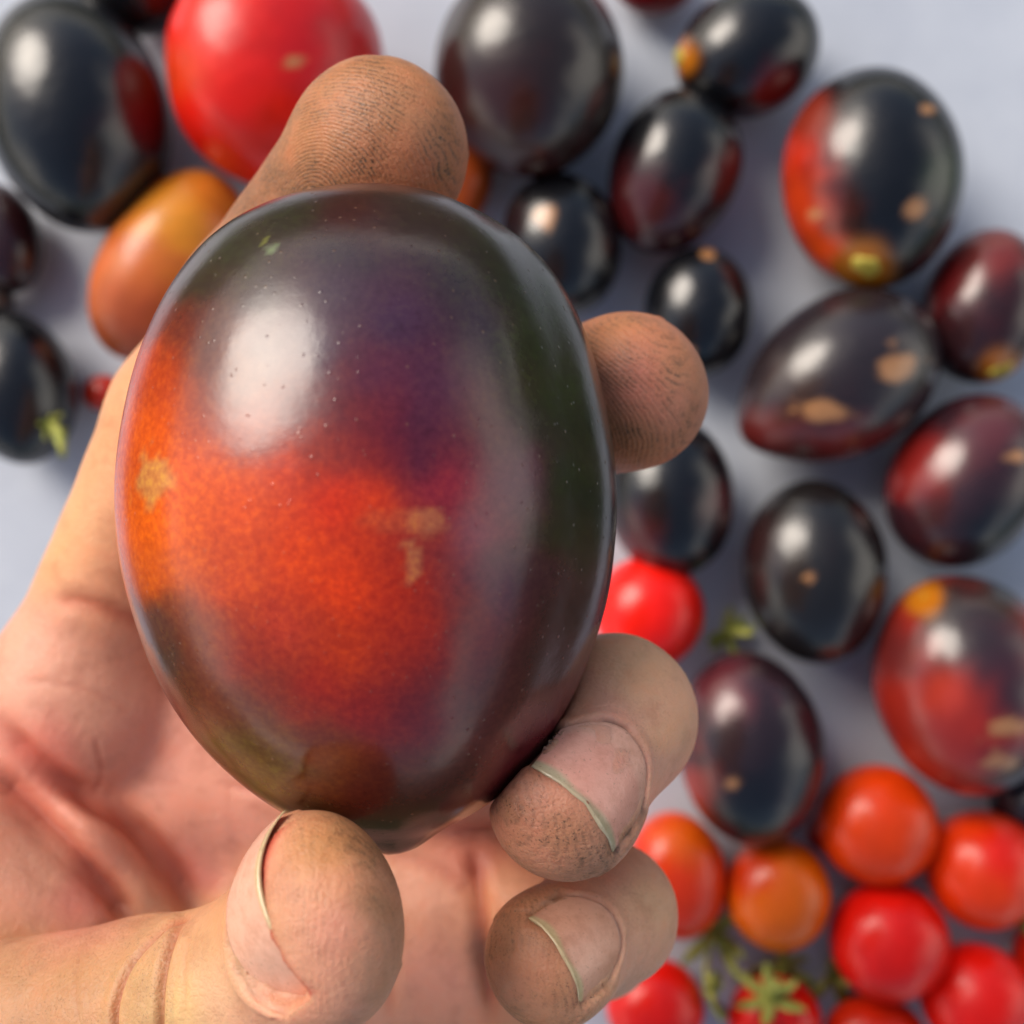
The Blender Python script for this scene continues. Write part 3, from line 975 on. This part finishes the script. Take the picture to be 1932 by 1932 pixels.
def nail_base(x, nf):
    u = np.clip(np.abs(x) / nf["W"], 0, 1)
    return nf["L"] * (0.44 * u ** 2.4)


def carve_nail(F, nf):
    R = nf["L"] + 0.9
    sl, g = box_slices(nf["O"] - R, nf["O"] + R)
    X, Y, Z = [g[i] - np.float32(nf["O"][i]) for i in range(3)]
    dot = lambda a: X * np.float32(a[0]) + Y * np.float32(a[1]) + Z * np.float32(a[2])
    x, t, h = dot(nf["l"]), dot(nf["t"]), dot(nf["n"])
    hs = nail_h(x, np.clip(t, 0, nf["L"]), nf)
    outl = np.maximum(np.maximum(x - nf["W"], -x - nf["W2"] * (1.5 if nf["W2"] > nf["W"] else 1.0)), nail_base(x, nf) - t)
    # the skin folds stand a little proud all round the plate
    rim = np.exp(-((outl - 0.09) / 0.10) ** 2) * (t < nf["L"] * 0.8) * np.clip(1 - np.abs(h - hs) / 0.35, 0, 1)
    F[sl] = F[sl] - np.float32(0.004) * rim
    cut = np.maximum(np.maximum(outl, hs - 0.03 - h), t - nf["L"] * 1.02)
    F[sl] = smax(F[sl], -cut.astype(np.float32), np.float32(0.045))
    # shallow nick under the free edge
    free = np.sqrt((t - nf["L"] * 0.98) ** 2 + (h - hs + 0.07) ** 2) - 0.03
    free = np.maximum(free, np.abs(x) - nf["W"] * 0.97)
    F[sl] = smax(F[sl], -free.astype(np.float32), np.float32(0.04))


for nme, nf in NAILS.items():
    carve_nail(digits[nme]["F"], nf)

# ---- join: fingers melt into the palm at their roots, stay apart elsewhere
HAND = palmF
near = np.clip(1.0 - (palmF + 0.2) / 0.9, 0, 1)
kk = (0.05 + 0.40 * near).astype(np.float32)
for nme in ("index", "middle", "ring", "pinky"):
    F = digits[nme]["F"]
    HAND = smin(HAND, F, kk)
HAND = smin(HAND, digits["thumb"]["F"], (0.05 + 0.35 * near * (np.arange(SH[0])[:, None, None] * H + LO[0] < -7.5)).astype(np.float32))

# ---- the skin yields where it presses on the tomato
def tomato_field(g):
    k = 1.0
    X, Y, Z = g[0] - np.float32(TC[0]), g[1] - np.float32(TC[1]), g[2] - np.float32(TZ)
    return X, Y, Z


from mathutils.bvhtree import BVHTree
# outline-based field: the tomato is round about its long axis, so distance ~ radial gap
_k = T * (CAM_H - TZ) / 966.0
def side_x(pts):
    q = spline(pts, 400) + SHIFT
    y = TC[1] + ((966 - q[:, 1]) * _k - TC[1]) * 0.979
    x = TC[0] + ((q[:, 0] - 966) * _k - TC[0]) * 0.979
    o = np.argsort(y)
    return y[o], x[o]
yr, xr = side_x(R_side)
yl, xl = side_x(L_side)
sl, g = box_slices(TC - np.array([3.6, 4.6, 3.6]), TC + np.array([3.6, 4.6, 3.6]))
yy = g[1].ravel()
XR = np.interp(yy, yr, xr); XL = np.interp(yy, yl, xl)
yc = np.clip(yy, max(yr[0], yl[0]), min(yr[-1], yl[-1]))
hwid = np.maximum((XR - XL) / 2, 0.02)
cxs = (XR + XL) / 2
top, bot = max(yr[-1], yl[-1]), min(yr[0], yl[0])
over = np.maximum(yy - top, 0) + np.maximum(bot - yy, 0)
slope = np.gradient(hwid, yy)
rho = np.sqrt((g[0] - cxs.astype(np.float32)[None, :, None]) ** 2 + ((g[2] - np.float32(TZ)) / 0.985) ** 2)
td = (rho - hwid.astype(np.float32)[None, :, None]) / np.sqrt(1 + slope ** 2).astype(np.float32)[None, :, None]
td = np.sqrt(np.maximum(td, 0) ** 2 + over.astype(np.float32)[None, :, None] ** 2) + np.minimum(td, 0)
HAND[sl] = smax(HAND[sl], 0.012 - td.astype(np.float32), np.float32(0.06))


def surface_nets(V, lo, h):
    S = V < 0
    nx, ny, nz = V.shape
    cnt = np.zeros((nx - 1, ny - 1, nz - 1), np.uint8)
    for dx in (0, 1):
        for dy in (0, 1):
            for dz in (0, 1):
                cnt += S[dx:nx - 1 + dx, dy:ny - 1 + dy, dz:nz - 1 + dz]
    act = np.argwhere((cnt > 0) & (cnt < 8))
    idx = np.full(cnt.shape, -1, np.int32)
    idx[tuple(act.T)] = np.arange(len(act))
    pos = np.zeros((len(act), 3)); num = np.zeros(len(act))
    corners = [(a, b, c) for a in (0, 1) for b in (0, 1) for c in (0, 1)]
    val = {c: V[act[:, 0] + c[0], act[:, 1] + c[1], act[:, 2] + c[2]].astype(np.float64) for c in corners}
    for c0 in corners:
        for ax in range(3):
            if c0[ax]: continue
            c1 = list(c0); c1[ax] = 1; c1 = tuple(c1)
            a, b = val[c0], val[c1]
            m = (a < 0) != (b < 0)
            tt = a[m] / (a[m] - b[m])
            p = np.tile(np.array(c0, float), (m.sum(), 1)); p[:, ax] += tt
            pos[m] += p; num[m] += 1
    pos = (act + pos / num[:, None]) * h + lo
    faces = []
    for ax in range(3):
        A = np.take(S, range(0, S.shape[ax] - 1), ax); B = np.take(S, range(1, S.shape[ax]), ax)
        e = np.argwhere(A != B)
        sgn = A[tuple(e.T)]
        u, w = (ax + 1) % 3, (ax + 2) % 3
        ok = (e[:, u] > 0) & (e[:, w] > 0) & (e[:, u] < S.shape[u] - 1) & (e[:, w] < S.shape[w] - 1)
        e, sgn = e[ok], sgn[ok]
        q = []
        for du, dw in ((-1, -1), (0, -1), (0, 0), (-1, 0)):
            k = e.copy(); k[:, u] += du; k[:, w] += dw
            q.append(idx[tuple(k.T)])
        q = np.stack(q, 1)
        q[~sgn] = q[~sgn][:, ::-1]
        faces.append(q)
    return pos, np.concatenate(faces)


hv, hf = surface_nets(HAND, LO, H)
# keep the one connected body only (drop stray crumbs)
lab = np.arange(len(hv))
for _ in range(200):
    m = lab[hf].min(1)
    new = lab.copy()
    for c in range(4):
        np.minimum.at(new, hf[:, c], m)
    new = new[new]
    if (new == lab).all(): break
    lab = new
big = np.bincount(lab).argmax()
keep = lab == big
remap = np.cumsum(keep) - 1
hf = remap[hf[keep[hf[:, 0]]]]
hv = hv[keep]
# relax the lattice stepping a touch
for _ in range(3):
    acc = np.zeros_like(hv); n_ = np.zeros(len(hv))
    for a, b in ((0, 1), (1, 2), (2, 3), (3, 0)):
        np.add.at(acc, hf[:, a], hv[hf[:, b]]); np.add.at(n_, hf[:, a], 1)
        np.add.at(acc, hf[:, b], hv[hf[:, a]]); np.add.at(n_, hf[:, b], 1)
    hv = hv * 0.5 + 0.5 * acc / n_[:, None]

# one smooth subdivision, so that creases a millimetre wide can be pressed in
tmp_me = bpy.data.meshes.new("tmp")
tmp_me.vertices.add(len(hv)); tmp_me.vertices.foreach_set("co", hv.astype(np.float32).ravel())
tmp_me.loops.add(hf.size); tmp_me.loops.foreach_set("vertex_index", hf.astype(np.int32).ravel())
tmp_me.polygons.add(len(hf)); tmp_me.polygons.foreach_set("loop_start", (np.arange(len(hf)) * 4).astype(np.int32))
tmp_me.update(calc_edges=True)
tmp = bpy.data.objects.new("tmp", tmp_me); scene.collection.objects.link(tmp)
md = tmp.modifiers.new("s", 'SUBSURF'); md.levels = 1; md.render_levels = 1
dg = bpy.context.evaluated_depsgraph_get()
ev = tmp.evaluated_get(dg).to_mesh()
hv = np.zeros(len(ev.vertices) * 3, np.float32); ev.vertices.foreach_get("co", hv); hv = hv.reshape(-1, 3).astype(np.float64)
hn = np.zeros(len(ev.vertices) * 3, np.float32); ev.vertices.foreach_get("normal", hn); hn = hn.reshape(-1, 3).astype(np.float64)
hf = np.zeros(len(ev.loops), np.int32); ev.loops.foreach_get("vertex_index", hf); hf = hf.reshape(-1, 4)
bpy.data.objects.remove(tmp); bpy.data.meshes.remove(tmp_me)
print("hand verts", len(hv))

pix = to_px(hv)
# which digit does a vertex belong to
ids = ["index", "middle", "ring", "pinky", "thumb"]
dist = np.full((len(hv), 5), 9.0)
for j, nme in enumerate(ids):
    d = digits[nme]
    for i in range(len(d["pts"]) - 1):
        a, b = d["pts"][i], d["pts"][i + 1]
        ab = b - a
        h = np.clip(((hv - a) @ ab) / (ab @ ab), 0, 1)
        r = d["radii"][i] + h * (d["radii"][i + 1] - d["radii"][i])
        dist[:, j] = np.minimum(dist[:, j], np.linalg.norm(hv - a - h[:, None] * ab, axis=1) - r)
own = dist.argmin(1)
on_palm = dist.min(1) > 0.25

# ---- creases pressed into the skin: (polyline in the photo, z range, width px, depth cm, digit or None)
disp = np.zeros(len(hv)); crease_w = np.zeros(len(hv))
facing = hn[:, 2] > -0.15
CREASES = [
    ([(362, 1722), (330, 1742), (289, 1770), (244, 1820), (219, 1882), (214, 1940), (222, 2010)], (16, 21), 7, 0.07, 4),
    ([(352, 1732), (322, 1791), (306, 1853), (302, 1932), (308, 2010)], (16, 21), 6.5, 0.06, 4),
    ([(355, 1735), (310, 1775), (275, 1830), (262, 1895), (258, 1980)], (16, 21), 30, -0.05, 4),
    ([(372, 1760), (350, 1830), (345, 1980)], (16, 21), 32, -0.035, 4),
    ([(330, 1730), (262, 1772), (212, 1830), (186, 1890), (182, 1980)], (16, 21), 40, 0.03, 4),
    ([(365, 1760), (352, 1830), (352, 1930)], (16, 21), 5, 0.012, 4),
    ([(150, 1790), (140, 1860), (146, 1932)], (15, 21), 5, 0.010, 4),
    ([(95, 1130), (170, 1140), (240, 1165), (300, 1185)], (12, 16.5), 16, 0.05, None),
    ([(-20, 1350), (60, 1430), (160, 1500), (250, 1555), (330, 1640), (370, 1720)], (11, 16), 24, 0.16, None),
    ([(-20, 1445), (60, 1515), (140, 1600), (210, 1680), (245, 1740)], (11, 16), 22, 0.19, None),
    ([(30, 1285), (110, 1290), (190, 1312), (260, 1350)], (11, 16), 9, 0.012, None),
    ([(180, 1390), (190, 1450), (186, 1500)], (11, 16), 5, 0.02, None),
    ([(420, 1480), (520, 1500), (600, 1560), (640, 1650)], (11, 16), 9, 0.03, None),
    ([(560, 1545), (690, 1600), (830, 1640), (900, 1700)], (11, 15), 14, 0.03, None),
    ([(690, 1560), (720, 1700), (740, 1932)], (11, 15), 14, 0.03, None),
    ([(895, 1600), (905, 1700), (915, 1800), (935, 1932)], (11, 15), 16, 0.09, None),
]
for pts, zr, wd, dep, dig in CREASES:
    d, al = seg_dist(pix, spline(pts, 40))
    m = (hv[:, 2] > zr[0]) & (hv[:, 2] < zr[1]) & facing
    if dig is not None: m &= own == dig
    fade = np.clip(np.minimum(al, 1 - al) * 6 + 0.15, 0, 1)
    w = np.exp(-(d / wd) ** 2) * m * fade
    disp -= dep * w
    disp += 0.22 * max(dep, 0) * (wd < 25) * np.exp(-((d - wd * 2.2) / (wd * 1.2)) ** 2) * m * fade
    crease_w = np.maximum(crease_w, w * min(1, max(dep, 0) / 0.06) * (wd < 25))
# faint unevenness of flesh
disp += 0.055 * (value_noise(hv, 0.8, 41) - 0.5) + 0.012 * (value_noise(hv, 2.6, 42) - 0.5)
for nme, nf in NAILS.items():                               # the furrow round each nail
    q = hv - nf["O"]
    x, tt, hh = q @ nf["l"], q @ nf["t"], q @ nf["n"]
    hs = nail_h(x, np.clip(tt, 0, nf["L"]), nf)
    outl = np.maximum(np.abs(x) - nf["W"], nail_base(x, nf) - tt)
    near_n = (own == ids.index(nme)) & (np.abs(hh - hs) < 0.35) & (tt < nf["L"])
    disp -= 0.035 * np.exp(-((outl - 0.035) / 0.04) ** 2) * near_n
    disp += 0.02 * np.exp(-((outl - 0.16) / 0.08) ** 2) * near_n
hv2 = hv + hn * disp[:, None]

# ---- colour of the skin
PALM = (228, 168, 142); PINK = (222, 152, 132); TAN = (190, 128, 84); DORS = (230, 178, 138); YEL = (204, 154, 112); BRN = (150, 105, 72)
SK = [
    (620, 250, (186, 124, 82)), (760, 200, (190, 130, 92)), (560, 360, (170, 108, 74)), (820, 330, (180, 108, 74)), (700, 330, (190, 116, 82)),
    (1150, 620, (196, 128, 88)), (1230, 720, (210, 130, 110)), (1290, 700, (194, 130, 96)), (1180, 860, (190, 124, 84)),
    (120, 1000, (232, 172, 124)), (190, 850, (226, 164, 118)), (50, 1250, PALM), (250, 1100, (220, 150, 112)), (180, 1350, PALM), (300, 1420, PINK), (100, 1420, (226, 140, 122)),
    (450, 1550, PINK), (380, 1650, (212, 132, 120)), (800, 1700, PALM), (820, 1850, (224, 156, 134)), (700, 1900, PALM), (900, 1600, (205, 120, 100)), (940, 1690, (226, 160, 120)),
    (60, 1650, PALM), (150, 1700, (222, 140, 124)),
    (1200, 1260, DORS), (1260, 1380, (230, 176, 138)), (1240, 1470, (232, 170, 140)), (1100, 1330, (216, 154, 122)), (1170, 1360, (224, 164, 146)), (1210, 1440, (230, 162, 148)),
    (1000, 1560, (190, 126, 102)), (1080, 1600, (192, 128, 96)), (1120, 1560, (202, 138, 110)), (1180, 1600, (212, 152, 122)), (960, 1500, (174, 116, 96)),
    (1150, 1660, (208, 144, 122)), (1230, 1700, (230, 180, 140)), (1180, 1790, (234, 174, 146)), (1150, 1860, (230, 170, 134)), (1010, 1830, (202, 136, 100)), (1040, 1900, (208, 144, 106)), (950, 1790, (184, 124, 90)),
    (60, 1860, (190, 138, 98)), (160, 1840, (194, 140, 96)), (270, 1860, (202, 156, 108)), (370, 1800, YEL), (350, 1900, (222, 182, 124)), (410, 1720, (214, 158, 112)), (420, 1880, (222, 172, 134)),
    (600, 1600, (200, 140, 88)), (620, 1680, (212, 146, 110)), (640, 1780, (214, 146, 122)), (720, 1720, (176, 122, 88)), (720, 1850, (194, 140, 108)), (600, 1880, (222, 158, 128)), (500, 1910, (226, 164, 134)),
]
jit = np.stack([value_noise(hv, 1.3, 51) - 0.5, value_noise(hv, 1.3, 52) - 0.5], 1) * 60
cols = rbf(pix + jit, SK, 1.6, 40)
cols = cols * (1 - crease_w[:, None] * np.array([0.22, 0.48, 0.52]))  # creases redder by nature; the folds' shade is also darkened into the colour
# grime: heavy on the fingertips, nearly none on the palm
dirt = np.zeros(len(hv)); ridge = np.zeros(len(hv)); rmask = np.zeros(len(hv))
amount = dict(index=1.0, middle=0.95, ring=0.8, pinky=0.7, thumb=0.55)
for j, nme in enumerate(ids):
    d = digits[nme]
    q = hv - d["C"]
    u, nn, ll = q @ d["t"], q @ d["n"], q @ d["l"]
    m = (own == j) & (dist[:, j] < 0.3)
    Ld = np.linalg.norm(d["C"] - d["D"])
    tipw = np.clip((u + Ld + 0.4) / 0.9, 0, 1)
    pad = np.clip((-nn / d["r"] + 0.45) / 0.7, 0, 1) if nme in ("index", "middle") else np.clip((-nn / d["r"] + 0.75 + 0.25 * (u / d["r"])) / 0.5, 0, 1)
    dirt[m] = (amount[nme] * tipw * (0.42 + 0.58 * pad))[m]
    rmask[m] = (tipw * pad * (1.0 if nme in ('index', 'middle') else 0.5))[m]
    # loops: nested arches over the pad
    e = np.sqrt((u * 0.85 + 0.55) ** 2 + (ll * 1.05) ** 2 + 0.05) + 0.15 * np.sin(ll * 1.6)
    ridge[m] = e[m]
dirt[(own == 4) & ~on_palm & (pix[:, 0] < 330)] = 0.55
dirt = np.maximum(dirt, 0.10)
for (x, y, s, a) in [(600, 345, 120, 0.5), (820, 330, 60, 0.3), (1080, 1640, 90, 0.55), (940, 1520, 60, 0.6), (1180, 850, 90, 0.3), (940, 1800, 70, 0.6), (1000, 1890, 90, 0.3), (690, 1590, 70, 0.6), (735, 1680, 60, 0.5), (1250, 1560, 60, 0.3)]:
    dirt += a * np.exp(-((pix[:, 0] - x) ** 2 + (pix[:, 1] - y) ** 2) / s ** 2) * ~on_palm
# soil caught round the nails, raw skin under the edges
for nme, nf in NAILS.items():
    q = hv - nf["O"]
    x, tt, hh = q @ nf["l"], q @ nf["t"], q @ nf["n"]
    hs = nail_h(x, np.clip(tt, 0, nf["L"]), nf)
    outl = np.maximum(np.abs(x) - nf["W"], nail_base(x, nf) - tt)
    m = (own == ids.index(nme)) & (np.abs(hh - hs) < 0.45)
    g = np.exp(-((outl - 0.03) / 0.055) ** 2) * m * (tt < nf["L"])
    sp = np.clip(0.25 + (value_noise(hv, 8.0, 71) - 0.35) * 3, 0.25, 1)
    amt = dict(ring=0.8, pinky=0.45, thumb=0.3).get(nme, 0.4)
    cols = cols * (1 - (g * sp * amt)[:, None]) + np.array([0.06, 0.03, 0.022]) * (g * sp * amt)[:, None]
    pk = np.exp(-((outl - 0.12) / 0.12) ** 2) * m * (tt < nf["L"]) * 0.0
    cols = cols * (1 - pk[:, None]) + lin((214, 134, 122)) * pk[:, None]
    ed = np.exp(-((tt - nf["L"] - 0.04) / 0.07) ** 2) * m * (np.abs(x) < nf["W"] * 1.02) * (0.9 if nme == "thumb" else 0.5)
    cols = cols * (1 - ed[:, None]) + lin((190, 78, 60) if nme == "thumb" else (150, 84, 62)) * ed[:, None]

HO = np.array([wrist[0], wrist[1], wrist[2]])
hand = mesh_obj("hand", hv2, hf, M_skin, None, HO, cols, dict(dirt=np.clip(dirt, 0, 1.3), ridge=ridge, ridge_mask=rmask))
set_props(hand, "grimy bare left hand pinching the large egg-shaped tomato between its fingertips", "hand")


def build_nail(name, nf):
    nu, nw = 33, 29
    u = np.linspace(-1, 1, nu)
    w = np.linspace(0, 1, nw)
    top, rows = [], []
    cols = []
    x = np.where(u < 0, u * nf["W2"], u * nf["W"])
    tb = nail_base(x, nf) - 0.03
    tf = nf["L"] * (1.0 + 0.05 - 0.07 * u ** 2) + 0.05
    rr = np.random.default_rng(len(name))
    tf = tf + np.interp(u, np.linspace(-1, 1, 9), rr.normal(0, 0.012, 9))
    V, Cc = [], []
    for side in (0, 1):
        for i in range(nw):
            t = tb + (tf - tb) * w[i]
            h = nail_h(x, np.clip(t, 0, nf["L"]), nf) - 0.012 + 0.012 * np.sin(u * 9) * 0.2
            h = h + 0.012 * np.clip((w[i] - 0.8) / 0.2, 0, 1) * (1 - u ** 2)
            if side: h = h - 0.045
            for k in range(nu):
                V.append(nf["O"] + nf["l"] * x[k] + nf["t"] * t[k] + nf["n"] * h[k])
                edge = np.clip((w[i] - 0.885 + 0.03 * np.sin(u[k] * 5 + len(name)) + 0.04 * u[k] ** 2) / 0.06, 0, 1)
                lun = np.clip((0.22 - w[i] + 0.1 * (1 - u[k] ** 2)) / 0.1, 0, 1)
                bed = lin((226, 160, 142)) * (1 - 0.35 * lun) + lin((232, 190, 168)) * 0.35 * lun
                if name == "thumb": bed = lin((238, 180, 156))
                if name == "pinky": bed = lin((220, 162, 136))
                fe = lin((208, 184, 142)) if name != "ring" else lin((186, 170, 140))
                Cc.append(bed * (1 - edge) + fe * edge)
    V, Cc = np.array(V), np.array(Cc)
    idx = np.arange(2 * nu * nw).reshape(2, nw, nu)
    f = []
    for i in range(nw - 1):
        for k in range(nu - 1):
            f.append((idx[0, i, k], idx[0, i, k + 1], idx[0, i + 1, k + 1], idx[0, i + 1, k]))
            f.append((idx[1, i, k], idx[1, i + 1, k], idx[1, i + 1, k + 1], idx[1, i, k + 1]))
    for i in range(nw - 1):
        f.append((idx[0, i, 0], idx[0, i + 1, 0], idx[1, i + 1, 0], idx[1, i, 0]))
        f.append((idx[0, i, nu - 1], idx[1, i, nu - 1], idx[1, i + 1, nu - 1], idx[0, i + 1, nu - 1]))
    for k in range(nu - 1):
        f.append((idx[0, 0, k], idx[1, 0, k], idx[1, 0, k + 1], idx[0, 0, k + 1]))
        f.append((idx[0, nw - 1, k], idx[0, nw - 1, k + 1], idx[1, nw - 1, k + 1], idx[1, nw - 1, k]))
    return mesh_obj("fingernail", V, f, M_nail, hand, HO, Cc)


for nme in ("thumb", "ring", "pinky", "index", "middle"):
    build_nail(nme, NAILS[nme])
